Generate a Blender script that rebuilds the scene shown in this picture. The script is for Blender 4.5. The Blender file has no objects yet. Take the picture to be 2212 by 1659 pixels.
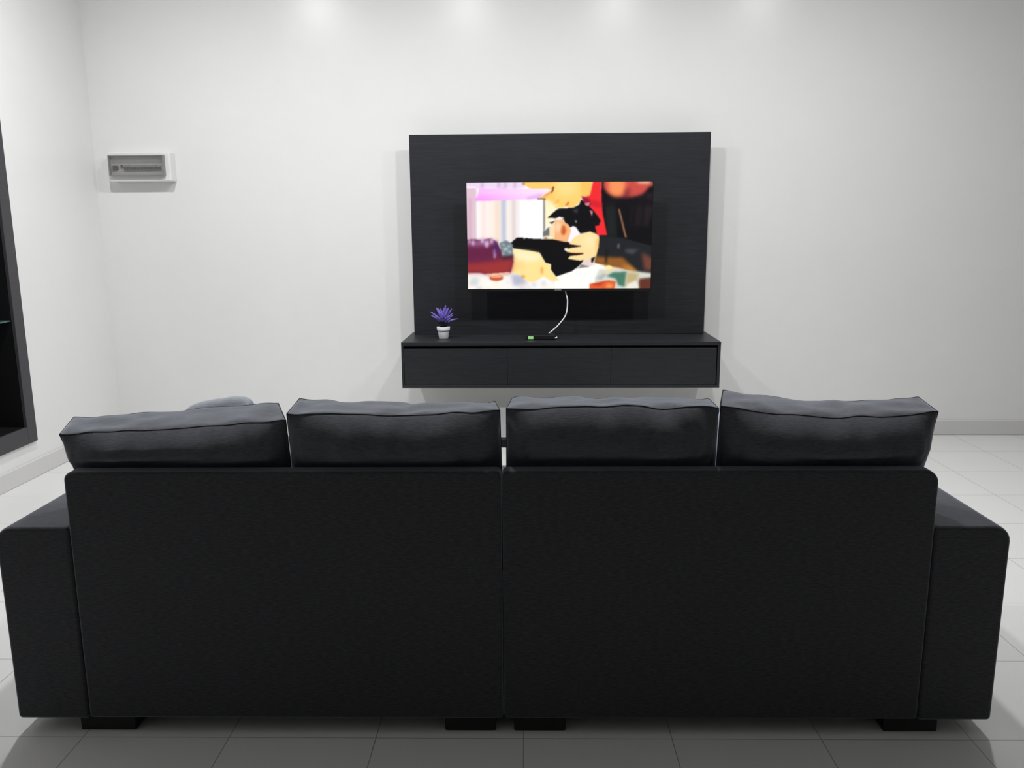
import bpy, bmesh, math, random
import numpy as np
from mathutils import Vector, Matrix, noise

# ------------------------------------------------------------------ scene, camera, light
scene = bpy.context.scene
COL = scene.collection
CAM_H = 1.45
F_PX = 1780.0
AX_R = Vector((0.9995, 0.0294, -0.0064)).normalized()
AX_F = Vector((-0.0301, 0.9818, -0.1874)).normalized()
AX_U = AX_R.cross(AX_F).normalized()
AX_R = AX_F.cross(AX_U).normalized()
cam_data = bpy.data.cameras.new('camera')
cam_data.sensor_fit = 'HORIZONTAL'
cam_data.sensor_width = 36.0
cam_data.lens = F_PX / 2212.0 * 36.0
cam_data.clip_start = 0.05
cam = bpy.data.objects.new('camera', cam_data)
COL.objects.link(cam)
m3 = Matrix((AX_R, AX_U, -AX_F)).transposed()
cam.matrix_world = Matrix.Translation((0, 0, CAM_H)) @ m3.to_4x4()
scene.camera = cam

world = bpy.data.worlds.new('world')
scene.world = world
world.use_nodes = True
world.node_tree.nodes['Background'].inputs[0].default_value = (0.02, 0.02, 0.02, 1)
world.node_tree.nodes['Background'].inputs[1].default_value = 1.0

vs = scene.view_settings
vs.view_transform = 'Standard'
vs.look = 'None'
vs.gamma = 1.0
vs.use_curve_mapping = False
vs.exposure = 0.0

D = 5.697            # facing wall
CEIL = 3.40
LAMP_Y = D - 1.95
LAMP_XS = (-1.91, -0.60, 0.69, 1.91)
LAMP_WS = (43.0, 37.0, 34.0, 29.0)
for x, watts in zip(LAMP_XS, LAMP_WS):
    ld = bpy.data.lights.new('downlight_glow', 'AREA')
    ld.shape = 'DISK'
    ld.size = 0.15
    ld.energy = watts
    ld.color = (0.99, 0.995, 1.0)
    lo = bpy.data.objects.new('downlight_glow', ld)
    COL.objects.link(lo)
    lo.location = (x, LAMP_Y, CEIL - 0.022)

# ------------------------------------------------------------------ materials
def srgb(r, g, b):
    def f(c):
        c /= 255.0
        return c / 12.92 if c <= 0.04045 else ((c + 0.055) / 1.055) ** 2.4
    return (f(r), f(g), f(b), 1.0)

def mat(name, color=(0.5, 0.5, 0.5, 1), rough=0.6, spec=0.5, metal=0.0, **kw):
    m = bpy.data.materials.new(name)
    m.use_nodes = True
    b = m.node_tree.nodes['Principled BSDF']
    b.inputs['Base Color'].default_value = color
    b.inputs['Roughness'].default_value = rough
    b.inputs['Specular IOR Level'].default_value = spec
    b.inputs['Metallic'].default_value = metal
    for k, v in kw.items():
        b.inputs[k.replace('_', ' ')].default_value = v
    return m

def nodes(m):
    return m.node_tree.nodes, m.node_tree.links, m.node_tree.nodes['Principled BSDF']

def grain(m, c1, c2, scale, stretch, bump=0.0, detail=4.0, dist=0.002):
    """stretched noise between two colours, object coordinates"""
    n, l, b = nodes(m)
    tc = n.new('ShaderNodeTexCoord')
    mp = n.new('ShaderNodeMapping')
    mp.inputs['Scale'].default_value = stretch
    nz = n.new('ShaderNodeTexNoise')
    nz.inputs['Scale'].default_value = scale
    nz.inputs['Detail'].default_value = detail
    nz.inputs['Roughness'].default_value = 0.65
    rp = n.new('ShaderNodeValToRGB')
    rp.color_ramp.elements[0].position = 0.32
    rp.color_ramp.elements[1].position = 0.68
    rp.color_ramp.elements[0].color = c1
    rp.color_ramp.elements[1].color = c2
    l.new(tc.outputs['Object'], mp.inputs['Vector'])
    l.new(mp.outputs['Vector'], nz.inputs['Vector'])
    l.new(nz.outputs['Fac'], rp.inputs['Fac'])
    l.new(rp.outputs['Color'], b.inputs['Base Color'])
    if bump:
        bp = n.new('ShaderNodeBump')
        bp.inputs['Strength'].default_value = bump
        bp.inputs['Distance'].default_value = dist
        l.new(nz.outputs['Fac'], bp.inputs['Height'])
        l.new(bp.outputs['Normal'], b.inputs['Normal'])
    return m

M_WALL = mat('wall_paint', (0.80, 0.797, 0.79, 1), 0.27, 0.25)
grain(M_WALL, (0.795, 0.792, 0.787, 1), (0.81, 0.807, 0.802, 1), 3.0, (1, 1, 1), 0.05, 3.0, 0.001)
M_CEIL = mat('ceiling_paint', (0.74, 0.74, 0.73, 1), 0.9, 0.2)
M_SKIRT = mat('skirting_tile', (0.64, 0.635, 0.625, 1), 0.35, 0.4)
M_FLOOR = mat('floor_tile', (0.72, 0.71, 0.70, 1), 0.38, 0.35)
def floor_nodes():
    n, l, b = nodes(M_FLOOR)
    tc = n.new('ShaderNodeTexCoord')
    mp = n.new('ShaderNodeMapping')
    mp.vector_type = 'TEXTURE'
    mp.inputs['Location'].default_value = (-0.039, 2.143, 0)
    mp.inputs['Rotation'].default_value = (0, 0, 0.014)
    bk = n.new('ShaderNodeTexBrick')
    bk.offset = 0.0
    bk.squash = 1.0
    bk.inputs['Scale'].default_value = 1.0
    bk.inputs['Brick Width'].default_value = 0.427
    bk.inputs['Row Height'].default_value = 0.4375
    bk.inputs['Mortar Size'].default_value = 0.0016
    bk.inputs['Mortar Smooth'].default_value = 0.25
    bk.inputs['Color1'].default_value = (0.83, 0.825, 0.81, 1)
    bk.inputs['Color2'].default_value = (0.81, 0.805, 0.79, 1)
    bk.inputs['Mortar'].default_value = (0.40, 0.39, 0.37, 1)
    nz = n.new('ShaderNodeTexNoise')
    nz.inputs['Scale'].default_value = 260.0
    nz.inputs['Detail'].default_value = 3.0
    mx = n.new('ShaderNodeMix')
    mx.data_type = 'RGBA'
    mx.blend_type = 'MULTIPLY'
    mx.inputs['Factor'].default_value = 0.16
    l.new(tc.outputs['Object'], mp.inputs['Vector'])
    l.new(tc.outputs['Object'], nz.inputs['Vector'])
    l.new(mp.outputs['Vector'], bk.inputs['Vector'])
    l.new(bk.outputs['Color'], mx.inputs[6])
    l.new(nz.outputs['Fac'], mx.inputs[7])
    l.new(mx.outputs[2], b.inputs['Base Color'])
    bp = n.new('ShaderNodeBump')
    bp.inputs['Strength'].default_value = 0.4
    bp.inputs['Distance'].default_value = 0.002
    bp.invert = True
    l.new(bk.outputs['Fac'], bp.inputs['Height'])
    l.new(bp.outputs['Normal'], b.inputs['Normal'])
floor_nodes()

def fabric(name, c1, c2, sheen=0.25):
    m = mat(name, c1, 0.75, 0.28)
    n, l, b = nodes(m)
    b.inputs['Sheen Weight'].default_value = sheen
    b.inputs['Sheen Roughness'].default_value = 0.38
    b.inputs['Sheen Tint'].default_value = (0.80, 0.86, 1.0, 1)
    grain(m, c1, c2, 95.0, (0.55, 0.8, 3.0), 0.35, 5.0, 0.0012)
    return m
M_FAB = fabric('charcoal_weave', (0.017, 0.0175, 0.0195, 1), (0.044, 0.0455, 0.050, 1), 0.7)
M_CUSH = fabric('cushion_weave', (0.034, 0.035, 0.040, 1), (0.066, 0.069, 0.078, 1), 1.0)
M_PIPE = mat('dark_piping', (0.022, 0.023, 0.028, 1), 0.9, 0.1)
M_THROW = fabric('pale_weave', (0.22, 0.235, 0.26, 1), (0.29, 0.31, 0.345, 1), 0.3)
M_FOOT = mat('black_foot', (0.012, 0.011, 0.011, 1), 0.6, 0.3)
grain(M_FOOT, (0.010, 0.010, 0.010, 1), (0.016, 0.015, 0.014, 1), 20, (1, 1, 6))

def laminate(name, k=1.0):
    m = mat(name, (0.05, 0.05, 0.06, 1), 0.42, 0.30)
    grain(m, (0.0155 * k, 0.0162 * k, 0.0192 * k, 1), (0.027 * k, 0.0278 * k, 0.033 * k, 1), 60.0, (0.12, 1.0, 3.0), 0.12, 5.0, 0.001)
    return m
M_LAM = laminate('charcoal_laminate')
M_LAM_TOP = laminate('charcoal_laminate_worn')
M_GAP = mat('shadow_gap_black', (0.006, 0.006, 0.007, 1), 0.7, 0.2)
M_BEZEL = mat('black_plastic', (0.008, 0.008, 0.009, 1), 0.6, 0.2)
M_BLACK = mat('matt_black', (0.008, 0.008, 0.009, 1), 0.55, 0.3)
M_BADGE = mat('silver_badge', (0.45, 0.45, 0.43, 1), 0.35, 0.5, 0.6)
M_CABLE = mat('white_cable', (0.78, 0.78, 0.80, 1), 0.4, 0.5)
M_POT = mat('white_ceramic', (0.90, 0.91, 0.92, 1), 0.55, 0.4)
M_SOIL = mat('dark_soil', (0.015, 0.018, 0.018, 1), 0.95, 0.1)
grain(M_SOIL, (0.010, 0.014, 0.014, 1), (0.025, 0.03, 0.028, 1), 150, (1, 1, 1), 0.5)
M_LAV = mat('lavender_petals', (0.16, 0.10, 0.52, 1), 0.8, 0.2)
grain(M_LAV, (0.13, 0.085, 0.46, 1), (0.30, 0.23, 0.68, 1), 90, (1, 1, 1), 0.5)
M_STEM = mat('dark_stem', (0.03, 0.045, 0.05, 1), 0.8, 0.2)
M_NICHE = mat('niche_black', (0.007, 0.007, 0.008, 1), 0.5, 0.3)
M_FRAME = mat('frame_grey', (0.050, 0.047, 0.053, 1), 0.5, 0.35)
grain(M_FRAME, (0.046, 0.044, 0.049, 1), (0.056, 0.053, 0.060, 1), 40, (1, 0.2, 3), 0.05)
M_GLASSEDGE = mat('green_glass', (0.35, 0.62, 0.55, 1), 0.05, 0.5, 0.0, Transmission_Weight=0.85, IOR=1.45)
M_HOUSE = mat('white_plastic', (0.80, 0.80, 0.79, 1), 0.4, 0.4)
M_BREAK = mat('breaker_grey', (0.30, 0.30, 0.29, 1), 0.5, 0.4)
M_BREAKDK = mat('breaker_dark', (0.035, 0.035, 0.035, 1), 0.5, 0.4)
M_LABEL = mat('label_strip', (0.50, 0.49, 0.48, 1), 0.6, 0.3)
M_COVER = mat('smoked_cover', (0.30, 0.30, 0.29, 1), 0.15, 0.5)
def cover_nodes():
    n, l, b = nodes(M_COVER)
    b.inputs['Alpha'].default_value = 0.16
cover_nodes()
M_COVERRIM = mat('smoked_rim', (0.24, 0.24, 0.235, 1), 0.3, 0.5)
M_TABLETOP = mat('grey_glass_top', (0.30, 0.30, 0.31, 1), 0.18, 0.5)
M_TABLEFR = mat('table_black', (0.008, 0.008, 0.009, 1), 0.5, 0.3)
M_LED = bpy.data.materials.new('green_display')
M_LED.use_nodes = True
_b = M_LED.node_tree.nodes['Principled BSDF']
_b.inputs['Base Color'].default_value = (0.02, 0.05, 0.02, 1)
_b.inputs['Emission Color'].default_value = (0.30, 0.62, 0.24, 1)
_b.inputs['Emission Strength'].default_value = 0.9
M_LAMPGLOW = bpy.data.materials.new('lamp_diffuser')
M_LAMPGLOW.use_nodes = True
_b = M_LAMPGLOW.node_tree.nodes['Principled BSDF']
_b.inputs['Emission Color'].default_value = (1, 0.98, 0.95, 1)
_b.inputs['Emission Strength'].default_value = 4.0

# ------------------------------------------------------------------ helpers
def link_mesh(name, me, m=None, parent=None, smooth=False):
    o = bpy.data.objects.new(name, me)
    COL.objects.link(o)
    if m is not None:
        me.materials.append(m)
    if parent is not None:
        o.parent = parent
    if smooth:
        for p in me.polygons:
            p.use_smooth = True
    return o

def build(name, bm, m=None, parent=None, smooth=False):
    me = bpy.data.meshes.new(name)
    bmesh.ops.recalc_face_normals(bm, faces=bm.faces)
    bm.to_mesh(me)
    bm.free()
    return link_mesh(name, me, m, parent, smooth)

def add_box(bm, lo, hi, bevel=0.0, seg=2, rot=None):
    c = [(a + b) / 2 for a, b in zip(lo, hi)]
    s = [abs(b - a) for a, b in zip(lo, hi)]
    t = bmesh.new()
    bmesh.ops.create_cube(t, size=1.0)
    bmesh.ops.scale(t, vec=s, verts=t.verts)
    if bevel:
        bmesh.ops.bevel(t, geom=list(t.edges), offset=bevel, segments=seg, profile=0.5, affect='EDGES')
    mt = Matrix.Translation(c)
    if rot is not None:
        mt = mt @ rot
    bmesh.ops.transform(t, matrix=mt, verts=t.verts)
    tmp = bpy.data.meshes.new('tmp')
    t.to_mesh(tmp)
    t.free()
    bm.from_mesh(tmp)
    bpy.data.meshes.remove(tmp)

def box(name, lo, hi, m, parent=None, bevel=0.0, seg=2):
    bm = bmesh.new()
    add_box(bm, lo, hi, bevel, seg)
    return build(name, bm, m, parent, smooth=False)

def tube(bm, pts, radii, seg=8, cap=True):
    pts = [Vector(p) for p in pts]
    if not hasattr(radii, '__len__'):
        radii = [radii] * len(pts)
    rings = []
    prev = None
    for i, p in enumerate(pts):
        d = (pts[min(i + 1, len(pts) - 1)] - pts[max(i - 1, 0)]).normalized()
        ref = prev if prev is not None else (Vector((0, 0, 1)) if abs(d.z) < 0.9 else Vector((1, 0, 0)))
        a = d.cross(ref).normalized()
        b = a.cross(d).normalized()
        prev = b
        rings.append([bm.verts.new(p + radii[i] * (math.cos(2 * math.pi * k / seg) * a + math.sin(2 * math.pi * k / seg) * b)) for k in range(seg)])
    for r0, r1 in zip(rings, rings[1:]):
        for k in range(seg):
            bm.faces.new((r0[k], r0[(k + 1) % seg], r1[(k + 1) % seg], r1[k]))
    if cap:
        bm.faces.new(rings[0][::-1])
        bm.faces.new(rings[-1])

def lathe(bm, prof, center, seg=32):
    cx, cy, cz = center
    rings = []
    for r, z in prof:
        rings.append([bm.verts.new((cx + r * math.cos(2 * math.pi * k / seg), cy + r * math.sin(2 * math.pi * k / seg), cz + z)) for k in range(seg)])
    for r0, r1 in zip(rings, rings[1:]):
        for k in range(seg):
            bm.faces.new((r0[k], r0[(k + 1) % seg], r1[(k + 1) % seg], r1[k]))
    bm.faces.new(rings[0][::-1])
    bm.faces.new(rings[-1])

def thing(name, loc, label, cat, group=None):
    o = bpy.data.objects.new(name, None)
    o.empty_display_size = 0.05
    COL.objects.link(o)
    o.location = loc
    return tag(o, label, cat, group)

def tag(o, label, cat, group=None):
    o['label'] = label
    o['category'] = cat
    if group:
        o['group'] = group
    return o

def under(root, *objs):
    """parent while keeping world placement (geometry is modelled in world coordinates)"""
    bpy.context.view_layer.update()
    for o in objs:
        o.parent = root
        o.matrix_parent_inverse = root.matrix_world.inverted()

def struct(o):
    o['kind'] = 'structure'
    return o

# ------------------------------------------------------------------ room shell
XL, XR, YB = -3.0, 6.2, -6.0
struct(box('floor', (XL - 0.4, YB - 0.2, -0.10), (XR + 0.2, D + 0.2, 0.0), M_FLOOR))
struct(box('ceiling', (XL - 0.4, YB - 0.2, CEIL), (XR + 0.2, D + 0.2, CEIL + 0.1), M_CEIL))
struct(box('wall_back', (XL - 0.4, D, 0.0), (XR + 0.2, D + 0.15, CEIL), M_WALL))
struct(box('wall_right', (XR, YB, 0.0), (XR + 0.15, D, CEIL), M_WALL))
struct(box('wall_front', (XL - 0.4, YB - 0.15, 0.0), (XR + 0.2, YB, CEIL), M_WALL))
# left wall with the recess for the display niche
N_Y0, N_Y1, N_Z0, N_Z1 = 3.42, 4.655, 0.245, 2.26
bm = bmesh.new()
add_box(bm, (XL - 0.38, YB, 0), (XL, N_Y0, CEIL))
add_box(bm, (XL - 0.38, N_Y1, 0), (XL, D, CEIL))
add_box(bm, (XL - 0.38, N_Y0, 0), (XL, N_Y1, N_Z0))
add_box(bm, (XL - 0.38, N_Y0, N_Z1), (XL, N_Y1, CEIL))
struct(build('wall_left', bm, M_WALL))
def skirting(name, lo, hi, axis):
    bm = bmesh.new()
    add_box(bm, lo, hi, 0.005, 2)
    return struct(build(name, bm, M_SKIRT))
skirting('baseboard_back', (XL, D - 0.016, 0.0), (XR, D, 0.105), 0)
skirting('baseboard_left', (XL, YB, 0.0), (XL + 0.016, D - 0.016, 0.105), 1)

# ------------------------------------------------------------------ ceiling downlights
def downlight(x):
    t = thing('downlight', (x, LAMP_Y, CEIL), 'round white recessed ceiling downlight above the television wall', 'ceiling light', 'row of ceiling downlights')
    bm = bmesh.new()
    lathe(bm, [(0.078, -0.001), (0.10, -0.001), (0.10, -0.012), (0.094, -0.016), (0.082, -0.016), (0.078, -0.008)], (x, LAMP_Y, CEIL), 36)
    a = build('trim_ring', bm, M_HOUSE, smooth=True)
    bm = bmesh.new()
    lathe(bm, [(0.077, -0.0015), (0.077, -0.008)], (x, LAMP_Y, CEIL), 36)
    b = build('diffuser', bm, M_LAMPGLOW)
    under(t, a, b)
for x in LAMP_XS:
    downlight(x)

# ------------------------------------------------------------------ display niche in the left wall
t = thing('display_cabinet', (XL, (N_Y0 + N_Y1) / 2, N_Z0), 'tall black recessed display cabinet with grey frame in the left wall', 'cabinet')
fx0, fx1 = XL, XL + 0.02
bm = bmesh.new()
fy0, fy1, fz0, fz1 = N_Y0 - 0.02, 4.69, 0.215, N_Z1 + 0.03
iy0, iy1, iz0, iz1 = N_Y0 + 0.055, 4.603, 0.315, N_Z1 - 0.06
add_box(bm, (fx0, fy0, fz0), (fx1, iy0, fz1), 0.002, 1)
add_box(bm, (fx0, iy1, fz0), (fx1, fy1, fz1), 0.002, 1)
add_box(bm, (fx0, iy0, fz0), (fx1, iy1, iz0), 0.002, 1)
add_box(bm, (fx0, iy0, iz1), (fx1, iy1, fz1), 0.002, 1)
fr = build('frame', bm, M_FRAME)
bm = bmesh.new()
k = 0.006
add_box(bm, (XL - 0.36, N_Y0 + k, N_Z0 + k), (XL - 0.345, N_Y1 - k, N_Z1 - k))
add_box(bm, (XL - 0.345, N_Y0 + k, N_Z0 + k), (XL - 0.001, iy0, N_Z1 - k))
add_box(bm, (XL - 0.345, iy1, N_Z0 + k), (XL - 0.001, N_Y1 - k, N_Z1 - k))
add_box(bm, (XL - 0.345, iy0, N_Z0 + k), (XL - 0.001, iy1, iz0))
add_box(bm, (XL - 0.345, iy0, iz1), (XL - 0.001, iy1, N_Z1 - k))
ca = build('carcass', bm, M_NICHE)
sh = box('glass_shelf', (XL - 0.34, iy0 + 0.002, 0.936), (XL - 0.004, iy1 - 0.002, 0.944), M_GLASSEDGE)
sh['label'] = 'clear green-edged glass shelf'
sh2 = box('glass_shelf', (XL - 0.34, iy0 + 0.002, 1.60), (XL - 0.004, iy1 - 0.002, 1.608), M_GLASSEDGE)
under(t, fr, ca, sh, sh2)

# ------------------------------------------------------------------ distribution board
t = thing('distribution_board', (-2.665, D, 1.86), 'white electrical distribution board with smoked cover, high on the wall', 'fuse box')
Y0 = D - 0.085
ho = box('housing', (-2.866, Y0, 1.7655), (-2.446, D - 0.0005, 1.957), M_HOUSE, None, 0.008, 3)
rc = box('breaker_tray', (-2.848, Y0 - 0.003, 1.806), (-2.488, Y0 + 0.001, 1.928), M_LABEL, None, 0.001, 1)
strip = box('label_strip', (-2.84, Y0 - 0.005, 1.884), (-2.496, Y0 - 0.002, 1.906), M_BREAK)
parts = [ho, rc, strip]
bx = -2.755
first = None
for i in range(17):
    if first is None:
        bm = bmesh.new()
        add_box(bm, (0, Y0 - 0.016, 1.838), (0.0128, Y0 - 0.002, 1.872), 0.001, 1)
        first = build('breaker', bm, M_BREAK)
        tm = bmesh.new()
        add_box(tm, (0.0012, Y0 - 0.022, 1.843), (0.0116, Y0 - 0.015, 1.858), 0.001, 1)
        tg = build('toggle', tm, M_BREAKDK)
        tg.parent = first
        first.location.x = bx
        parts.append(first)
    else:
        c = first.copy()
        COL.objects.link(c)
        c.location.x = bx + i * 0.0148
        d = tg.copy()
        COL.objects.link(d)
        d.parent = c
        parts.append(c)
mb = box('main_switch', (-2.832, Y0 - 0.016, 1.840), (-2.798, Y0 - 0.002, 1.868), M_BREAKDK, None, 0.001, 1)
kn = box('test_button', (-2.778, Y0 - 0.016, 1.856), (-2.764, Y0 - 0.002, 1.872), M_BREAKDK, None, 0.001, 1)
bm = bmesh.new()
c0, c1, d0, d1 = -2.853, -2.480, 1.800, 1.934
cy0, cy1 = Y0 - 0.030, Y0 - 0.027
add_box(bm, (c0 + .007, cy0, d0 + .007), (c1 - .007, cy1, d1 - .007))
cv = build('smoked_cover', bm, M_COVER)
bm = bmesh.new()
add_box(bm, (c0, cy0, d0), (c1, Y0 - 0.0005, d0 + 0.007), 0.001, 1)
add_box(bm, (c0, cy0, d1 - 0.007), (c1, Y0 - 0.0005, d1), 0.001, 1)
add_box(bm, (c0, cy0, d0 + 0.007), (c0 + 0.007, Y0 - 0.0005, d1 - 0.007), 0.001, 1)
add_box(bm, (c1 - 0.007, cy0, d0 + 0.007), (c1, Y0 - 0.0005, d1 - 0.007), 0.001, 1)
cr = build('cover_rim', bm, M_COVERRIM)
under(t, *(parts + [mb, kn, cv, cr]))

# ------------------------------------------------------------------ television wall: backing panel
P_Y = 5.557
pn = thing('wall_panel', (0.15, D, 0.74), 'large charcoal wood grain backing panel behind the television', 'panel')
a = box('board', (-0.8326, P_Y, 0.7345), (1.1245, P_Y + 0.025, 2.0435), M_LAM, None, 0.0012, 1)
bm = bmesh.new()
add_box(bm, (-0.78, P_Y + 0.025, 0.76), (-0.72, D - 0.0005, 2.0))
add_box(bm, (1.01, P_Y + 0.025, 0.76), (1.07, D - 0.0005, 2.0))
add_box(bm, (0.12, P_Y + 0.025, 0.76), (0.18, D - 0.0005, 2.0))
b = build('batten', bm, M_BLACK)
under(pn, a, b)

# floating cabinet
CY0, CY1 = 5.165, D - 0.0005
CX0, CX1, CZ0, CZ1 = -0.862, 1.157, 0.438, 0.733
cab = thing('media_cabinet', (0.147, D, CZ0), 'long charcoal wall hung media cabinet with three drawers under the television', 'cabinet')
tp = box('worktop', (CX0, CY0, CZ1 - 0.024), (CX1, CY1, CZ1), M_LAM_TOP, None, 0.001, 1)
bm = bmesh.new()
add_box(bm, (CX0, CY0 + 0.002, CZ0), (CX1, CY1, CZ0 + 0.018), 0.001, 1)
add_box(bm, (CX0, CY0 + 0.002, CZ0 + 0.018), (CX0 + 0.014, CY1, CZ1 - 0.024), 0.001, 1)
add_box(bm, (CX1 - 0.018, CY0 + 0.002, CZ0 + 0.018), (CX1, CY1, CZ1 - 0.024), 0.001, 1)
cs = build('carcass', bm, M_LAM)
bk = box('inner_back', (CX0 + 0.014, CY0 + 0.06, CZ0 + 0.018), (CX1 - 0.018, CY0 + 0.07, CZ1 - 0.024), M_GAP)
parts = [tp, cs, bk]
dx = [CX0 + 0.0145, -0.1871, 0.4702, CX1 - 0.0225]
for i in range(3):
    parts.append(box('drawer', (dx[i] + 0.0006, CY0 + 0.005, CZ0 + 0.0205), (dx[i + 1] - 0.0012, CY0 + 0.023, CZ1 - 0.041), M_LAM, None, 0.0012, 1))
under(cab, *parts)

# ------------------------------------------------------------------ television
TY = 5.41
TX0, TX1, TZ0, TZ1 = -0.4535, 0.7445, 1.033, 1.7332
SX0, SX1, SZ0, SZ1 = -0.4492, 0.7395, 1.0518, 1.7278
tv = thing('television', (0.147, P_Y, 1.03), 'flat screen television showing a bright film scene, mounted on the panel', 'television')
bm = bmesh.new()
add_box(bm, (TX0, TY, TZ0), (TX1, TY + 0.012, TZ1), 0.002, 2)
add_box(bm, (TX0 + 0.10, TY + 0.012, TZ0 + 0.015), (TX1 - 0.10, TY + 0.05, TZ1 - 0.25), 0.012, 2)
bz = build('bezel', bm, M_BEZEL)
br = box('wall_bracket', (-0.02, TY + 0.0495, 1.15), (0.32, P_Y - 0.0005, 1.42), M_BLACK, None, 0.003, 1)
bd = box('maker_badge', (0.117, TY - 0.0015, 1.0405), (0.160, TY + 0.001, 1.0455), M_BADGE)

def gauss(a, s):
    if s <= 0:
        return a
    r = int(max(1, 3 * s))
    kx = np.exp(-0.5 * (np.arange(-r, r + 1) / s) ** 2)
    kx /= kx.sum()
    for ax in (0, 1):
        p = np.pad(a, [(r, r) if i == ax else (0, 0) for i in range(2)], mode='edge')
        out = np.zeros_like(a)
        for i, w in enumerate(kx):
            out += w * (p[i:i + a.shape[0], :] if ax == 0 else p[:, i:i + a.shape[1]])
        a = out
    return a

def paint_screen():
    NX, NZ = 402, 230
    U, V = np.meshgrid(np.linspace(0, 1, NX), np.linspace(0, 1, NZ))     # V from the top
    img = np.zeros((NZ, NX, 3))
    rng = np.random.RandomState(5)
    def to_uv(side, x, y):
        if side == 'b' and x >= 1290:
            x += 90
        px = (1000 if side == 'a' else 1200) + x * 220 / 1404.0
        py = 380 + y * 260 / 1659.0
        v = (py - 394.5) / 229.0
        l = 1008 + 3 * v
        r = 1411 - 7 * v
        return (px - l) / (r - l), v
    def mask(pts, blur=0.6):
        q = [to_uv(*p) for p in pts]
        ins = np.zeros(U.shape, bool)
        for (x0, y0), (x1, y1) in zip(q, q[1:] + q[:1]):
            if abs(y1 - y0) < 1e-9:
                continue
            c = ((y0 > V) != (y1 > V)) & (U < (x1 - x0) * (V - y0) / (y1 - y0) + x0)
            ins ^= c
        return gauss(ins.astype(float), blur)
    def ell(side, x, y, rx, ry, blur=0.6):
        return mask([(side, x + rx * math.cos(k * math.pi / 12), y + ry * math.sin(k * math.pi / 12)) for k in range(24)], blur)
    def put(m, c, a=1.0):
        m = (m * a)[..., None]
        c = np.array(c, float)
        img[:] = img * (1 - m) + c * m
    A = lambda *p: [('a', x, y) for x, y in p]
    B = lambda *p: [('b', x, y) for x, y in p]
    # backdrop: pale drapes
    put(np.ones(U.shape), (255, 253, 250))
    for x0, x1, c, bl in ((40, 195, (226, 196, 210), 2), (195, 250, (255, 248, 246), 2), (250, 330, (250, 230, 226), 3), (330, 430, (255, 240, 232), 3),
                          (430, 525, (247, 224, 206), 4), (530, 610, (192, 197, 216), 3), (610, 680, (248, 238, 232), 3), (680, 740, (226, 208, 204), 3),
                          (740, 800, (240, 236, 236), 4), (800, 1112, (255, 255, 255), 2), (1112, 1142, (150, 145, 140), 0.8), (1142, 1404, (255, 246, 205), 1)):
        put(mask(A((x0, 60), (x1, 60), (x1, 960), (x0, 960)), bl), c)
    put(mask(A((75, 300), (120, 300), (120, 900), (75, 900)), 2), (208, 168, 186), 0.6)
    put(mask(A((20, 60), (860, 60), (860, 165), (20, 165)), 1), (240, 218, 244))
    for x in (250, 480, 570, 700):
        put(mask(A((x, 60), (x + 40, 60), (x + 40, 165), (x, 165)), 2), (205, 175, 215), 0.7)
    put(mask(A((40, 145), (165, 145), (190, 175), (160, 162), (40, 162)), 0.5), (255, 255, 255))
    # face from the cheek down, looking to lower left
    put(mask(A((850, 60), (1404, 60), (1404, 430), (1330, 410), (1290, 430), (1150, 330), (1040, 310), (1000, 200), (900, 160), (830, 110)), 1.0), (255, 206, 112))
    put(mask(B((-10, 60), (530, 60), (480, 285), (360, 285), (340, 370), (250, 440), (150, 428), (0, 440)), 0.8), (255, 210, 112))
    put(ell('b', 150, 170, 170, 110, 8), (255, 228, 150), 0.8)
    put(mask(B((360, 60), (530, 60), (480, 285), (365, 285)), 1.5), (255, 196, 96), 0.8)
    put(mask(A((1180, 320), (1330, 410), (1250, 430), (1142, 420), (1142, 330)), 2), (255, 240, 190), 0.7)
    put(mask(A((1050, 330), (1130, 300), (1100, 240), (1200, 215), (1230, 160), (1250, 190), (1215, 245), (1140, 290)), 2.0), (235, 140, 60), 0.6)
    put(mask(A((1245, 150), (1265, 155), (1250, 215), (1212, 245), (1235, 200)), 0.8), (120, 50, 20))
    put(mask(A((810, 100), (860, 105), (850, 130)), 1.0), (90, 50, 50), 0.8)
    put(mask(B((195, 350), (185, 400), (130, 415), (160, 380)), 1.2), (225, 105, 60))
    put(mask(B((30, 340), (70, 320), (40, 370), (-30, 400)), 1.5), (240, 160, 80), 0.6)
    # pink title band
    pm = mask(A((225, 168), (1180, 180), (1230, 200), (1060, 300), (880, 325), (175, 340), (160, 320), (200, 280)), 0.9)
    g = np.clip((U - 0.08) / 0.40, 0, 1)[..., None]
    g2 = np.clip((V - 0.09) / 0.09, 0, 1)[..., None]
    bc = np.array((252, 150, 255)) * (1 - g) + np.array((255, 240, 255)) * g
    bc = bc * (0.55 + 0.45 * g2) + np.array((255, 240, 255)) * (0.45 - 0.45 * g2)
    img[:] = img * (1 - pm[..., None]) + bc * pm[..., None]
    put(mask(A((880, 290), (1040, 250), (1130, 240), (1060, 310), (890, 328)), 2.5), (232, 170, 235), 0.8)
    put(mask(A((1030, 305), (1150, 310), (1140, 330), (1030, 322)), 0.8), (110, 70, 60), 0.8)
    # dark coat and studio on the right
    put(mask(B((640, 60), (1330, 60), (1330, 1400), (1000, 1300), (560, 1100), (600, 830)), 1.0), (10, 9, 14))
    put(mask(B((680, 330), (830, 330), (850, 840), (715, 830)), 3), (28, 32, 32))
    for k in range(9):
        x = 1060 + rng.randint(0, 240)
        put(mask(B((x, 250), (x + 24, 250), (x - 30, 700), (x - 46, 700)), 3), (52, 38, 42), 0.7)
    put(ell('b', 975, 130, 315, 185, 3.0), (205, 78, 70))
    put(ell('b', 850, 150, 120, 160, 5.0), (255, 150, 92))
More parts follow.
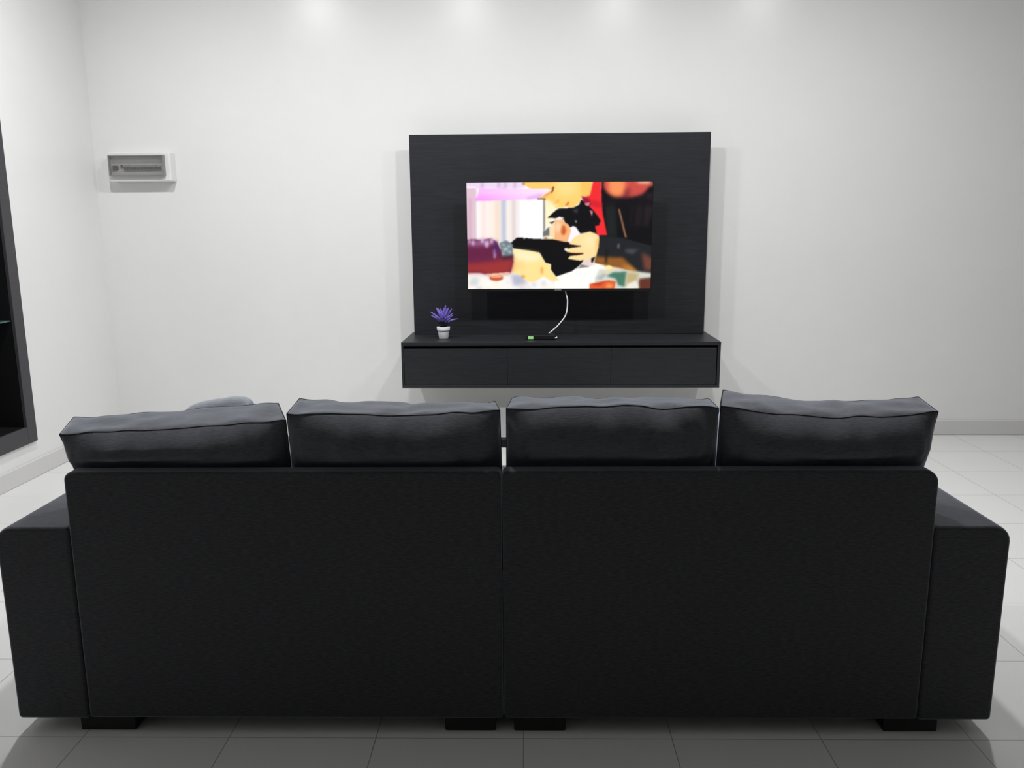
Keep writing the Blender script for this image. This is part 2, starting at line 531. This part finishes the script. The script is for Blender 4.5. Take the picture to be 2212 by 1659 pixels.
    put(mask(B((970, 180), (1040, 180), (1010, 330), (930, 330)), 4), (120, 40, 50), 0.7)
    put(mask(B((1130, 60), (1300, 60), (1280, 120), (1140, 110)), 4), (240, 215, 180), 0.9)
    put(mask(B((640, 300), (1300, 320), (1300, 420), (640, 420)), 5), (14, 10, 20), 0.8)
    put(mask(B((862, 455), (890, 460), (985, 850), (955, 850)), 1.0), (158, 108, 78), 0.9)
    put(mask(B((530, 60), (635, 60), (640, 350), (655, 520), (715, 820), (540, 815), (400, 700), (380, 300), (480, 275)), 1.0), (244, 44, 50))
    put(mask(B((470, 330), (640, 370), (640, 440), (520, 430)), 3), (200, 25, 40), 0.7)
    put(mask(B((355, 280), (470, 320), (500, 410), (420, 400)), 1.5), (150, 25, 55))
    # black collar
    put(mask(B((-110, 575), (-60, 535), (0, 480), (45, 450), (150, 445), (250, 440), (330, 400), (360, 330), (450, 400), (520, 470), (590, 560), (625, 620), (600, 680), (545, 690), (575, 800), (330, 790), (260, 690), (200, 705), (110, 610), (60, 580)), 0.8), (9, 9, 14))
    put(mask(B((400, 380), (475, 370), (460, 420), (420, 410)), 0.8), (240, 150, 160), 0.9)
    put(mask(B((470, 470), (520, 490), (505, 560)), 0.8), (225, 150, 170), 0.9)
    put(mask(B((230, 470), (320, 450), (300, 520)), 2), (70, 70, 85), 0.8)
    put(mask(B((265, 610), (300, 615), (290, 655)), 0.8), (190, 200, 190), 0.8)
    put(mask(A((1250, 600), (1330, 560), (1404, 575), (1330, 620), (1200, 690), (1110, 760)), 0.8), (246, 246, 250))
    put(mask(A((1110, 770), (1200, 690), (1195, 820), (1110, 830)), 1.0), (110, 115, 118))
    put(mask(A((1190, 640), (1290, 610), (1240, 660)), 0.6), (30, 30, 34), 0.9)
    # fist
    put(mask(A((1195, 720), (1250, 640), (1310, 605), (1404, 600), (1404, 910), (1270, 885), (1195, 810)), 0.8), (255, 222, 176))
    put(mask(B((-10, 600), (90, 608), (185, 670), (218, 750), (195, 830), (165, 912), (60, 905), (-10, 880)), 0.8), (248, 182, 128))
    put(ell('b', 112, 745, 36, 68, 2.0), (205, 92, 34))
    put(ell('b', 40, 700, 40, 70, 4.0), (255, 230, 195), 0.8)
    put(mask(A((1110, 830), (1195, 815), (1180, 880), (1120, 870)), 1.2), (240, 215, 170))
    put(mask(A((1130, 845), (1165, 840), (1150, 870)), 0.8), (90, 70, 60), 0.8)
    # black object across the middle
    put(mask(A((650, 925), (745, 845), (830, 845), (1000, 862), (1250, 870), (1404, 905), (1404, 1395), (1290, 1392), (1215, 1290), (1215, 1212), (1140, 1192), (1060, 1052), (700, 990)), 0.7), (7, 6, 9))
    put(mask(B((-10, 905), (180, 905), (380, 960), (420, 1060), (400, 1160), (350, 1220), (230, 1312), (0, 1392)), 0.7), (8, 7, 10))
    put(ell('a', 850, 852, 18, 8, 0.8), (235, 225, 200), 0.8)
    # paper and the right hand
    put(mask(B((235, 690), (285, 700), (350, 800), (260, 920), (180, 915)), 0.8), (250, 246, 252))
    put(mask(B((350, 792), (480, 765), (560, 795), (606, 850), (598, 960), (560, 1112), (500, 1130), (420, 1160), (330, 1166), (168, 1140), (205, 1098), (330, 1085), (390, 1065), (250, 1062), (160, 1045), (125, 1005), (230, 985), (355, 965), (190, 935), (250, 850)), 0.8), (255, 224, 160))
    put(ell('b', 470, 900, 80, 90, 6), (255, 236, 182), 0.9)
    put(mask(B((130, 990), (175, 985), (150, 1030), (120, 1010)), 0.8), (255, 240, 245))
    put(mask(B((200, 960), (350, 955), (360, 972), (200, 975)), 0.9), (70, 20, 15), 0.8)
    put(mask(B((200, 1062), (385, 1060), (390, 1075), (250, 1090)), 0.9), (60, 16, 12), 0.8)
    put(mask(B((560, 870), (606, 850), (596, 980), (560, 1112)), 2), (255, 190, 100), 0.7)
    # right sleeve
    put(mask(B((612, 825), (720, 830), (900, 850), (1310, 985), (1310, 1345), (1180, 1340), (980, 1262), (700, 1230), (540, 1190), (600, 1000)), 1.0), (32, 34, 38))
    put(mask(B((545, 1110), (760, 1120), (920, 1120), (1120, 1310), (1060, 1320), (800, 1260), (540, 1205)), 3), (148, 92, 38))
    put(mask(B((900, 1230), (1020, 1240), (1150, 1330), (1000, 1320)), 3), (205, 135, 60), 0.8)
    put(mask(B((1180, 1050), (1320, 1180), (1320, 1320), (1220, 1300)), 4), (112, 66, 52))
    put(mask(B((960, 1010), (1150, 1010), (1060, 1080), (960, 1050)), 3), (74, 72, 84))
    put(mask(B((860, 930), (885, 930), (880, 1000), (855, 1000)), 1.5), (120, 122, 124), 0.8)
    put(mask(B((690, 1000), (730, 1000), (710, 1210), (680, 1190)), 2), (24, 20, 18), 0.7)
    # bottom: table with papers
    put(mask(A((60, 1330), (230, 1330), (350, 1360), (660, 1335), (1404, 1400), (1404, 1600), (60, 1600)), 0.8), (250, 246, 242))
    put(mask(B((-10, 1390), (230, 1312), (330, 1240), (560, 1205), (680, 1240), (640, 1330), (560, 1420), (480, 1600), (-10, 1600)), 0.8), (254, 253, 248))
    put(mask(B((310, 1260), (390, 1160), (500, 1130), (480, 1200), (560, 1220), (420, 1255)), 1.2), (236, 212, 205))
    put(mask(B((350, 1215), (480, 1250), (250, 1280), (330, 1255)), 0.8), (90, 90, 100), 0.7)
    put(mask(B((490, 1130), (550, 1115), (510, 1200), (490, 1190)), 0.8), (35, 22, 14))
    put(mask(B((600, 1290), (860, 1290), (1310, 1350), (1310, 1600), (560, 1600), (540, 1420)), 2), (214, 216, 206))
    put(mask(B((790, 1330), (980, 1320), (950, 1535), (860, 1510), (830, 1420), (700, 1380)), 2), (74, 124, 104))
    put(mask(B((560, 1410), (680, 1330), (700, 1370), (620, 1440)), 2), (168, 178, 182), 0.8)
    put(mask(B((980, 1330), (1150, 1340), (1120, 1450), (1000, 1500), (960, 1540)), 3), (196, 176, 128))
    put(mask(B((1150, 1420), (1310, 1395), (1310, 1600), (1140, 1600)), 2), (100, 52, 40))
    put(mask(B((1000, 1490), (1100, 1450), (1150, 1550), (960, 1560)), 2), (238, 234, 222))
    put(mask(B((465, 1490), (640, 1460), (720, 1440), (830, 1455), (800, 1600), (465, 1600)), 1.0), (228, 96, 52))
    put(mask(B((480, 1500), (700, 1450), (600, 1520)), 2), (190, 50, 30), 0.8)
    put(ell('b', 740, 1520, 50, 25, 3), (255, 190, 100), 0.8)
    put(mask(B((590, 1215), (860, 1285), (690, 1350), (640, 1330), (740, 1290)), 1.5), (240, 214, 170), 0.8)
    put(ell('b', 735, 1262, 42, 30, 0.9), (255, 238, 160))
    for k in range(26):
        x, y = rng.randint(80, 1300), rng.randint(1430, 1560)
        put(ell('a', x, y, rng.randint(15, 55), rng.randint(15, 45), 3), [(205, 205, 222), (255, 244, 214), (240, 214, 205), (255, 255, 255)][k % 4], 0.55)
    put(mask(A((660, 1350), (790, 1350), (900, 1470), (700, 1520)), 4), (168, 172, 200), 0.8)
    put(mask(A((110, 1390), (230, 1390), (200, 1520), (90, 1500)), 4), (205, 210, 212), 0.8)
    put(ell('a', 460, 1400, 95, 46, 1.2), (206, 92, 58))
    put(ell('a', 460, 1375, 90, 25, 1.0), (255, 200, 150), 0.9)
    # left hand
    put(mask(A((700, 1000), (900, 1020), (1050, 1050), (1080, 1100), (1140, 1195), (1212, 1215), (1215, 1300), (1290, 1395), (1330, 1440), (1220, 1450), (1110, 1380), (1040, 1430), (960, 1465), (880, 1450), (800, 1360), (670, 1325), (690, 1200)), 0.9), (255, 228, 150))
    put(mask(A((710, 1010), (1040, 1060), (1080, 1150), (900, 1180), (710, 1120)), 5), (255, 244, 204), 0.9)
    put(mask(A((700, 1180), (860, 1190), (820, 1270), (690, 1300)), 5), (255, 206, 140), 0.7)
    put(ell('a', 1090, 1300, 16, 55, 2.0), (232, 150, 62), 0.8)
    put(ell('a', 830, 1385, 28, 20, 2.0), (225, 130, 72), 0.8)
    # left sleeve and cuff
    put(mask(A((55, 870), (130, 860), (260, 870), (390, 850), (470, 900), (520, 1000), (690, 1070), (696, 1180), (660, 1330), (500, 1345), (380, 1362), (230, 1328), (55, 1330)), 1.2), (104, 34, 70))
    put(mask(A((60, 1200), (330, 1180), (690, 1120), (680, 1250), (650, 1330), (380, 1355), (230, 1320), (60, 1325)), 5), (160, 52, 52))
    put(mask(A((60, 880), (260, 870), (400, 860), (470, 920), (200, 960), (60, 950)), 4), (168, 122, 165), 0.7)
    for x, y, w, h in ((140, 910, 18, 40), (270, 880, 26, 36), (330, 930, 30, 50), (400, 880, 22, 45), (440, 1060, 16, 70), (90, 890, 14, 25)):
        put(ell('a', x, y, w, h, 2), (226, 200, 232), 0.8)
    put(ell('a', 460, 980, 26, 100, 3), (66, 40, 110), 0.8)
    put(mask(A((505, 915), (600, 880), (692, 930), (695, 1090), (545, 1115)), 1.2), (112, 126, 132))
    for x, y, w, h in ((590, 1000, 40, 22), (650, 1040, 26, 18), (560, 940, 25, 14), (640, 960, 30, 14), (560, 1060, 14, 24)):
        put(ell('a', x, y, w, h, 2), (196, 214, 222), 0.8)
    put(mask(A((530, 1095), (695, 1085), (696, 1140), (540, 1150)), 2.5), (70, 40, 52), 0.8)
    put(mask(A((300, 1345), (660, 1318), (640, 1340), (400, 1375)), 1.0), (255, 208, 176), 0.9)
    img[:] = gauss3(img)
    return np.clip(img, 0, 255) / 255.0, NX, NZ

def gauss3(im):
    return np.stack([gauss(im[..., k], 0.75) for k in range(3)], -1)

def make_screen():
    img, NX, NZ = paint_screen()
    lin = np.where(img <= 0.04045, img / 12.92, ((img + 0.055) / 1.055) ** 2.4)
    xs = np.linspace(SX0, SX1, NX)
    zs = np.linspace(SZ1, SZ0, NZ)
    X, Z = np.meshgrid(xs, zs)
    co = np.stack([X, np.full_like(X, TY - 0.0008), Z], -1).reshape(-1, 3)
    idx = np.arange(NX * NZ).reshape(NZ, NX)
    q = np.stack([idx[1:, :-1], idx[1:, 1:], idx[:-1, 1:], idx[:-1, :-1]], -1).reshape(-1, 4)
    me = bpy.data.meshes.new('screen')
    me.vertices.add(len(co))
    me.vertices.foreach_set('co', co.ravel())
    me.loops.add(q.size)
    me.loops.foreach_set('vertex_index', q.ravel().astype(np.int32))
    me.polygons.add(len(q))
    me.polygons.foreach_set('loop_start', np.arange(0, q.size, 4, dtype=np.int32))
    me.update(calc_edges=True)
    ca = me.color_attributes.new('picture', 'FLOAT_COLOR', 'POINT')
    rgba = np.concatenate([lin.reshape(-1, 3), np.ones((NX * NZ, 1))], 1).astype(np.float32)
    ca.data.foreach_set('color', rgba.ravel())
    m = bpy.data.materials.new('lit_screen')
    m.use_nodes = True
    n, l, b = nodes(m)
    b.inputs['Base Color'].default_value = (0.004, 0.004, 0.004, 1)
    b.inputs['Roughness'].default_value = 0.25
    b.inputs['Specular IOR Level'].default_value = 0.3
    at = n.new('ShaderNodeAttribute')
    at.attribute_name = 'picture'
    l.new(at.outputs['Color'], b.inputs['Emission Color'])
    b.inputs['Emission Strength'].default_value = 1.03
    return link_mesh('screen', me, m)
sc_ob = make_screen()
sc_ob['label'] = 'lit screen with a close-up of hands and a face'
under(tv, bz, br, bd, sc_ob)

# ------------------------------------------------------------------ set-top box and its cable
stb = thing('set_top_box', (0.03, 5.27, CZ1), 'small black set-top box with green display on the media cabinet', 'set-top box')
bm = bmesh.new()
add_box(bm, (-0.066, 5.255, CZ1 + 0.003), (0.122, 5.375, CZ1 + 0.032), 0.004, 2)
for fx in (-0.05, 0.105):
    for fy in (5.27, 5.36):
        add_box(bm, (fx - 0.008, fy - 0.008, CZ1), (fx + 0.008, fy + 0.008, CZ1 + 0.004))
a = build('case', bm, M_BLACK)
b = box('display', (-0.056, 5.2535, CZ1 + 0.008), (-0.022, 5.256, CZ1 + 0.026), M_LED)
b['label'] = 'glowing green display'
bm = bmesh.new()
tube(bm, [(0.116, 5.251, CZ1 + 0.013), (0.131, 5.247, CZ1 + 0.021)], 0.0045, 10)
c = build('plug', bm, M_CABLE, smooth=True)
c['label'] = 'small white plug on the corner'
under(stb, a, b, c)

def smooth_path(pts, n=10):
    pts = [Vector(p) for p in pts]
    e = [pts[0] * 2 - pts[1]] + pts + [pts[-1] * 2 - pts[-2]]
    out = []
    for i in range(1, len(e) - 2):
        for k in range(n):
            t_ = k / n
            a_, b_, c_, d_ = e[i - 1:i + 3]
            out.append(0.5 * ((2 * b_) + (c_ - a_) * t_ + (2 * a_ - 5 * b_ + 4 * c_ - d_) * t_ ** 2 + (3 * b_ - a_ - 3 * c_ + d_) * t_ ** 3))
    out.append(pts[-1])
    return out
bm = bmesh.new()
tube(bm, smooth_path([(0.186, 5.437, 1.0425), (0.193, 5.435, 1.015), (0.2023, 5.43, 0.965), (0.1905, 5.415, 0.879), (0.1385, 5.395, 0.811), (0.108, 5.384, 0.784), (0.076, 5.381, 0.758)]), 0.0045, 10)
tag(build('cable', bm, M_CABLE, smooth=True), 'white cable curving from the television down to the set-top box', 'cable')

# ------------------------------------------------------------------ potted lavender
PX, PY = -0.6115, 5.36
pt = thing('potted_lavender', (PX, PY, CZ1), 'small purple lavender plant in a white pot on the media cabinet', 'plant')
bm = bmesh.new()
lathe(bm, [(0.0290, 0.0), (0.0305, 0.002), (0.0368, 0.050), (0.0372, 0.0525), (0.0418, 0.053), (0.0425, 0.055), (0.0440, 0.076), (0.0430, 0.0775), (0.0400, 0.0775), (0.0385, 0.070), (0.036, 0.066)], (PX, PY, CZ1), 40)
po = build('pot', bm, M_POT, smooth=True)
po['label'] = 'white tapered flower pot with a rim'
bm = bmesh.new()
lathe(bm, [(0.037, 0.060), (0.0378, 0.070), (0.030, 0.073), (0.012, 0.075)], (PX, PY, CZ1), 24)
so = build('soil', bm, M_SOIL, smooth=True)
parts = [po, so]
rng = random.Random(11)
spikes = [(-0.082, 0.175, 0.0, .0065), (-0.083, 0.152, 0.01, .006), (-0.070, 0.150, -0.02, .006), (-0.058, 0.165, -0.02, .006),
          (-0.044, 0.202, 0.0, .0075), (-0.036, 0.196, 0.02, .007), (-0.030, 0.180, -0.03, .007), (-0.014, 0.176, -0.04, .0075),
          (0.004, 0.200, -0.01, .006), (0.018, 0.218, 0.0, .007), (0.026, 0.198, 0.02, .006), (0.040, 0.204, -0.02, .006),
          (0.058, 0.194, 0.0, .006), (0.064, 0.166, -0.02, .006), (0.062, 0.150, 0.02, .006), (0.096, 0.130, -0.01, .0055),
          (0.000, 0.165, -0.05, .0075), (0.022, 0.168, -0.045, .007), (0.044, 0.168, 0.03, .006), (-0.060, 0.140, 0.03, .006),
          (-0.020, 0.192, 0.04, .007), (0.010, 0.188, 0.045, .007), (-0.048, 0.155, -0.04, .007), (0.034, 0.150, -0.05, .006),
          (-0.002, 0.150, -0.06, .007), (0.05, 0.135, -0.045, .006)]
bm = bmesh.new()
spike_obs = []
for dx_, dz_, dy_, r_ in spikes:
    tip = Vector((PX + dx_, PY + dy_, CZ1 + dz_))
    base = Vector((PX + dx_ * 0.10, PY + dy_ * 0.1, CZ1 + 0.072))
    mid = base.lerp(tip, 0.5) + Vector((-dx_ * 0.12, 0, 0.012))
    path = smooth_path([base, mid, tip], 9)
    n0 = int(len(path) * 0.42)
    tube(bm, path[:n0 + 2], 0.0016, 5)
    sb = bmesh.new()
    sp = path[n0:]
    rad = []
    for i in range(len(sp)):
        f = i / (len(sp) - 1)
        rad.append(r_ * (0.45 + 0.75 * math.sin(math.pi * min(1, 0.25 + 0.75 * f))) * (1.0 if i % 2 else 0.78))
    rad[-1] = r_ * 0.35
    tube(sb, sp, rad, 7)
    spike_obs.append(build('flower_spike', sb, M_LAV, smooth=True))
st = build('stems', bm, M_STEM, smooth=True)
bm = bmesh.new()
for k in range(34):
    a_ = rng.uniform(0, 2 * math.pi)
    l_ = rng.uniform(0.02, 0.045)
    b0 = Vector((PX + 0.012 * math.cos(a_), PY + 0.012 * math.sin(a_), CZ1 + 0.072))
    e0 = b0 + Vector((l_ * 0.8 * math.cos(a_), l_ * 0.8 * math.sin(a_), rng.uniform(0.012, 0.034)))
    tube(bm, [b0, b0.lerp(e0, 0.5) + Vector((0, 0, 0.006)), e0], [0.002, 0.0032, 0.0006], 5)
lf = build('leaves', bm, M_STEM, smooth=True)
under(pt, *(parts + [st, lf] + spike_obs))

# ------------------------------------------------------------------ coffee table in front of the sofa
ct = thing('coffee_table', (-0.15, 4.42, 0), 'low coffee table with grey top and black edge, glimpsed between the middle cushions', 'table')
tx0, tx1, ty0, ty1, tz = -0.62, 0.36, 4.06, 4.78, 0.40
a = box('tabletop', (tx0 + 0.012, ty0 + 0.012, tz - 0.012), (tx1 - 0.012, ty1 - 0.012, tz), M_TABLETOP, None, 0.002, 1)
bm = bmesh.new()
add_box(bm, (tx0, ty0, tz - 0.055), (tx1, ty0 + 0.02, tz - 0.012), 0.002, 1)
add_box(bm, (tx0, ty1 - 0.02, tz - 0.055), (tx1, ty1, tz - 0.012), 0.002, 1)
add_box(bm, (tx0, ty0 + 0.02, tz - 0.055), (tx0 + 0.02, ty1 - 0.02, tz - 0.012), 0.002, 1)
add_box(bm, (tx1 - 0.02, ty0 + 0.02, tz - 0.055), (tx1, ty1 - 0.02, tz - 0.012), 0.002, 1)
b = build('apron', bm, M_TABLEFR)
parts = [a, b]
for lx in (tx0 + 0.022, tx1 - 0.062):
    for ly in (ty0 + 0.022, ty1 - 0.062):
        parts.append(box('leg', (lx, ly, 0), (lx + 0.04, ly + 0.04, tz - 0.012), M_TABLEFR, None, 0.002, 1))
under(ct, *parts)

# ------------------------------------------------------------------ sofa in two halves, seen from behind
SEAM_X, SEAM_Y, ROT = -0.0965, 2.160, 0.016
Z_B, Z_T, Z_ARM, Z_SEAT = 0.050, 0.794, 0.634, 0.44
BACK_T = 0.056
def slab(name, x0, x1, y0, y1, z0, z1, radii, bevel, m):
    """upholstered slab: outline in x-z with its own corner radii (bl, br, tr, tl), depth along y, soft edges"""
    pts = []
    for (cx, cz, sx, sz, r) in ((x0, z0, 1, 1, radii[0]), (x1, z0, -1, 1, radii[1]), (x1, z1, -1, -1, radii[2]), (x0, z1, 1, -1, radii[3])):
        a0 = {(1, 1): 180, (-1, 1): 270, (-1, -1): 0, (1, -1): 90}[(sx, sz)]
        for k_ in range(7):
            a = math.radians(a0 + 90 * k_ / 6)
            pts.append((cx + sx * r + r * math.cos(a), cz + sz * r + r * math.sin(a)))
    bm = bmesh.new()
    vs_ = [bm.verts.new((x, y0, z)) for x, z in pts]
    f = bm.faces.new(vs_)
    ex = bmesh.ops.extrude_face_region(bm, geom=[f])
    for v in ex['geom']:
        if isinstance(v, bmesh.types.BMVert):
            v.co.y = y1
    rim = [e for e in bm.edges if abs(e.verts[0].co.y - e.verts[1].co.y) < 1e-6]
    bmesh.ops.bevel(bm, geom=rim, offset=bevel, segments=4, profile=0.5, affect='EDGES')
    o = build(name, bm, m, None, True)
    w = o.modifiers.new('weighted', 'WEIGHTED_NORMAL')
    w.keep_sharp = True
    return o
def sofa_half(side, label):
    # local coordinates about the seam: x along the sofa, y towards the television
    root = thing('sofa_section', (SEAM_X, SEAM_Y, 0), label, 'sofa')
    root.rotation_euler.z = ROT
    if side < 0:
        bx0, bx1, ax0, ax1 = -1.208, -0.0015, -1.4195, -1.209
        feet = ((-1.247, -1.083), (-0.172, -0.024))
        br, ar = (0.011, 0.013, 0.014, 0.024), (0.013, 0.013, 0.013, 0.045)
    else:
        bx0, bx1, ax0, ax1 = 0.0015, 1.189, 1.190, 1.401
        feet = ((0.030, 0.180), (1.104, 1.258))
        br, ar = (0.013, 0.011, 0.036, 0.014), (0.013, 0.013, 0.045, 0.013)
    ps = []
    ps.append(slab('backrest', bx0, bx1, 0, BACK_T, Z_B, Z_T, br, 0.009, M_FAB))
    ps.append(slab('armrest', ax0, ax1, 0.001, 0.95, Z_B - 0.004, Z_ARM, ar, 0.011, M_FAB))
    ps.append(slab('seat_base', bx0 if side < 0 else 0.0004, -0.0004 if side < 0 else bx1, BACK_T + 0.001, 0.93, Z_B + 0.002, 0.30, (.014,) * 4, 0.012, M_FAB))
    ps.append(slab('seat_cushion', bx0 + 0.004, bx1 - 0.004, BACK_T + 0.004, 0.95, 0.301, Z_SEAT, (.032,) * 4, 0.03, M_FAB))
    for f0, f1 in feet:
        ps.append(box('leg', (f0, 0.018, 0), (f1, 0.14, Z_B + 0.001), M_FOOT, None, 0.003, 1))
        ps.append(box('leg', (f0, 0.78, 0), (f1, 0.88, Z_B + 0.001), M_FOOT, None, 0.003, 1))
    for o in ps:
        o.parent = root
    return root
sofa_half(-1, 'left half of the dark grey sofa, with the left armrest')
sofa_half(1, 'right half of the dark grey sofa, with the right armrest')

# ------------------------------------------------------------------ cushions
def cushion(name, c, m, label, group=None, bulge=((0.0, 0.0), 0.010, 0.035), sag=0.0, seed=0, wr=0.006, n=(44, 26, 10), piping=True, skew=0.0, roundness=0.5, shoulder=0.084, back=None):
    """c: 8 corner points keyed by (u,v,w) signs; u along, v up, w towards the television"""
    off = Vector((seed * 7.31, seed * 3.17, seed * 1.93))
    q0 = Vector(c[(-1, -1, -1)])
    ux = (Vector(c[(1, -1, -1)]) - q0).normalized()
    vx = (Vector(c[(-1, 1, -1)]) - q0).normalized()
    wx = (Vector(c[(-1, -1, 1)]) - q0).normalized()
    def prof(t, p):
        return max(0.0, 1 - abs(t) ** p) ** roundness
    def P(u, v, w):
        p = Vector((0, 0, 0))
        for (a, b, d), q in c.items():
            p += Vector(q) * ((1 + a * u) * (1 + b * v) * (1 + d * w) / 8.0)
        eu, ev, ew = prof(u, 4), prof(v, 3.0), prof(w, 2)
        p += ux * (bulge[0][0 if u < 0 else 1] * u * ev * ew)
        if v > 0:
            p += vx * (bulge[1] * v * eu * ew)
        uu = u - skew
        p.z -= sag * max(0, 1 - uu * uu / (1 + abs(skew)) ** 2) * (1 + v) / 2
        # soft wrinkles running down from the top seam and gathering at the ends
        k = noise.noise(Vector((u * 6.0, v * 1.3, 0.3)) + off) + 0.9 * noise.noise(Vector((u * 13.0 + 3 + v * 1.5, v * 2.6, 0.7)) + off) + 0.6 * noise.noise(Vector((u * 26.0, v * 5.0, 1.7)) + off)
        fall = max(0.0, min(1.0, (v + 0.25) / 0.9))
        if w < 0 and shoulder:
            e = min(1.0, (1 - v) / 0.46)
            s1 = shoulder * (1 - (1 - e) ** 2) * (1.0 if v > 0.60 else max(0.42, 1 - 1.3 * (0.60 - v)))
            amt = s1 * (1.0 if v > 0 else prof(v, 4)) * eu
        else:
            amt = bulge[2] * eu * ev
        p += wx * ((amt + wr * k * fall * min(1.0, 2.0 * eu) * (min(1.0, (1 - v) / 0.45) if v > 0 else 1.0)) * w)
        p.z += 0.6 * wr * noise.noise(Vector((u * 4.0, w * 1.5, seed))) * max(0, v) * min(1, 2 * eu)
        if back is not None and w < 0:
            # pressed flat where it rests against the backrest
            lim = back(p.x) + max(0.0, (p.z - 0.803)) * -2.2
            if p.y < lim:
                p.y = lim
        return p
    def sp(i, n_):
        t = -1 + 2 * i / n_
        return 0.35 * t + 0.65 * math.sin(t * math.pi / 2)
    bm = bmesh.new()
    cache = {}
    nx, ny, nz = n
    def V(i, j, k_):
        key = (i, j, k_)
        if key not in cache:
            cache[key] = bm.verts.new(P(sp(i, nx), sp(j, ny), sp(k_, nz)))
        return cache[key]
    for i in range(nx):
        for j in range(ny):
            for k_ in (0, nz):
                bm.faces.new([V(i, j, k_), V(i + 1, j, k_), V(i + 1, j + 1, k_), V(i, j + 1, k_)])
        for k_ in range(nz):
            for j in (0, ny):
                bm.faces.new([V(i, j, k_), V(i + 1, j, k_), V(i + 1, j, k_ + 1), V(i, j, k_ + 1)])
    for j in range(ny):
        for k_ in range(nz):
            for i in (0, nx):
                bm.faces.new([V(i, j, k_), V(i, j + 1, k_), V(i, j + 1, k_ + 1), V(i, j, k_ + 1)])
    ctr = sum((Vector(q) for q in c.values()), Vector()) / 8
    bot = Vector((ctr.x, ctr.y, min(Vector(q).z for q in c.values())))
    root = thing(name, bot, label, 'cushion', group)
    ps = [build('cover', bm, m, None, True)]
    if piping:
        pb = bmesh.new()
        N = 60
        for w in (-1, 1):
            tube(pb, [P(sp(i, N), 1, w) for i in range(N + 1)], 0.0014, 6)
            for u in (-1, 1):
                tube(pb, [P(u, sp(i, 20), w) for i in range(21)], 0.0014, 6)
        for u in (-1, 1):
            tube(pb, [P(u, 1, sp(i, 12)) for i in range(13)], 0.0014, 6)
        ps.append(build('piping', pb, M_PIPE, None, True))
    under(root, *ps)
    return root

def corners(btl, btr, ftl, ftr, xb0, xb1, yb=2.30, yf=2.50, zb=0.444):
    r = lambda x: ROT * (x - SEAM_X)
    return {(-1, 1, -1): btl, (1, 1, -1): btr, (-1, 1, 1): ftl, (1, 1, 1): ftr,
            (-1, -1, -1): (xb0, yb + r(xb0), zb), (1, -1, -1): (xb1, yb + r(xb1), zb),
            (-1, -1, 1): (xb0, yf + r(xb0), zb), (1, -1, 1): (xb1, yf + r(xb1), zb)}
BK = lambda x: SEAM_Y + ROT * (x - SEAM_X) + BACK_T + 0.008
G = 'back cushions along the sofa'
cushion('back_cushion', corners((-1.338, 2.205, 0.886), (-0.702, 2.225, 0.922), (-1.388, 2.37, 0.898), (-0.767, 2.37, 0.940), -1.235, -0.698),
        M_CUSH, 'dark grey back cushion at the left end of the sofa, its outer corner sloping low', G, bulge=((0.0, 0.0022), 0.008, 0.035), sag=0.004, seed=1, wr=0.012, back=BK)
cushion('back_cushion', corners((-0.697, 2.222, 0.950), (-0.103, 2.24, 0.948), (-0.706, 2.38, 0.960), (-0.124, 2.38, 0.944), -0.692, -0.095),
        M_CUSH, 'dark grey back cushion left of the middle seam, dipping along its top', G, bulge=((0.0022, 0.003), 0.008, 0.035), sag=0.015, seed=2, wr=0.014, skew=-0.2, back=BK)
cushion('back_cushion', corners((-0.085, 2.245, 0.952), (0.504, 2.25, 0.952), (-0.073, 2.39, 0.950), (0.505, 2.39, 0.950), -0.089, 0.505),
        M_CUSH, 'dark grey back cushion right of the middle seam, straight along its top', G, bulge=((0.003, 0.0018), 0.008, 0.035), sag=-0.002, seed=3, wr=0.015, back=BK)
cushion('back_cushion', corners((0.510, 2.25, 0.958), (1.113, 2.265, 0.938), (0.546, 2.39, 0.975), (1.118, 2.40, 0.952), 0.509, 1.050),
        M_CUSH, 'dark grey back cushion at the right end of the sofa, its inner corner peaking high', G, bulge=((0.0014, 0.0), 0.008, 0.035), sag=0.022, seed=4, wr=0.012, back=BK)

# paler scatter cushion standing on the left seat
def throw():
    cx, cy, zb, w, h, d = -1.142, 2.72, 0.444, 0.32, 0.40, 0.06
    c = {}
    for u in (-1, 1):
        for v in (-1, 1):
            for k_ in (-1, 1):
                x = cx + u * w / 2
                z = zb + (h if v > 0 else 0)
                y = cy + (0.11 if v > 0 else 0.0) + k_ * d / 2
                if v > 0 and u < 0:
                    x += 0.04
                    z -= 0.05
                if v > 0 and u > 0:
                    x -= 0.03
                    z -= 0.012
                c[(u, v, k_)] = (x, y, z)
    cushion('scatter_cushion', c, M_THROW, 'pale grey rounded scatter cushion behind the leftmost back cushion', None, ((0.0, 0.0), 0.045, 0.05), 0.0, 9, 0.002, (24, 24, 8), False, shoulder=0.0)
throw()
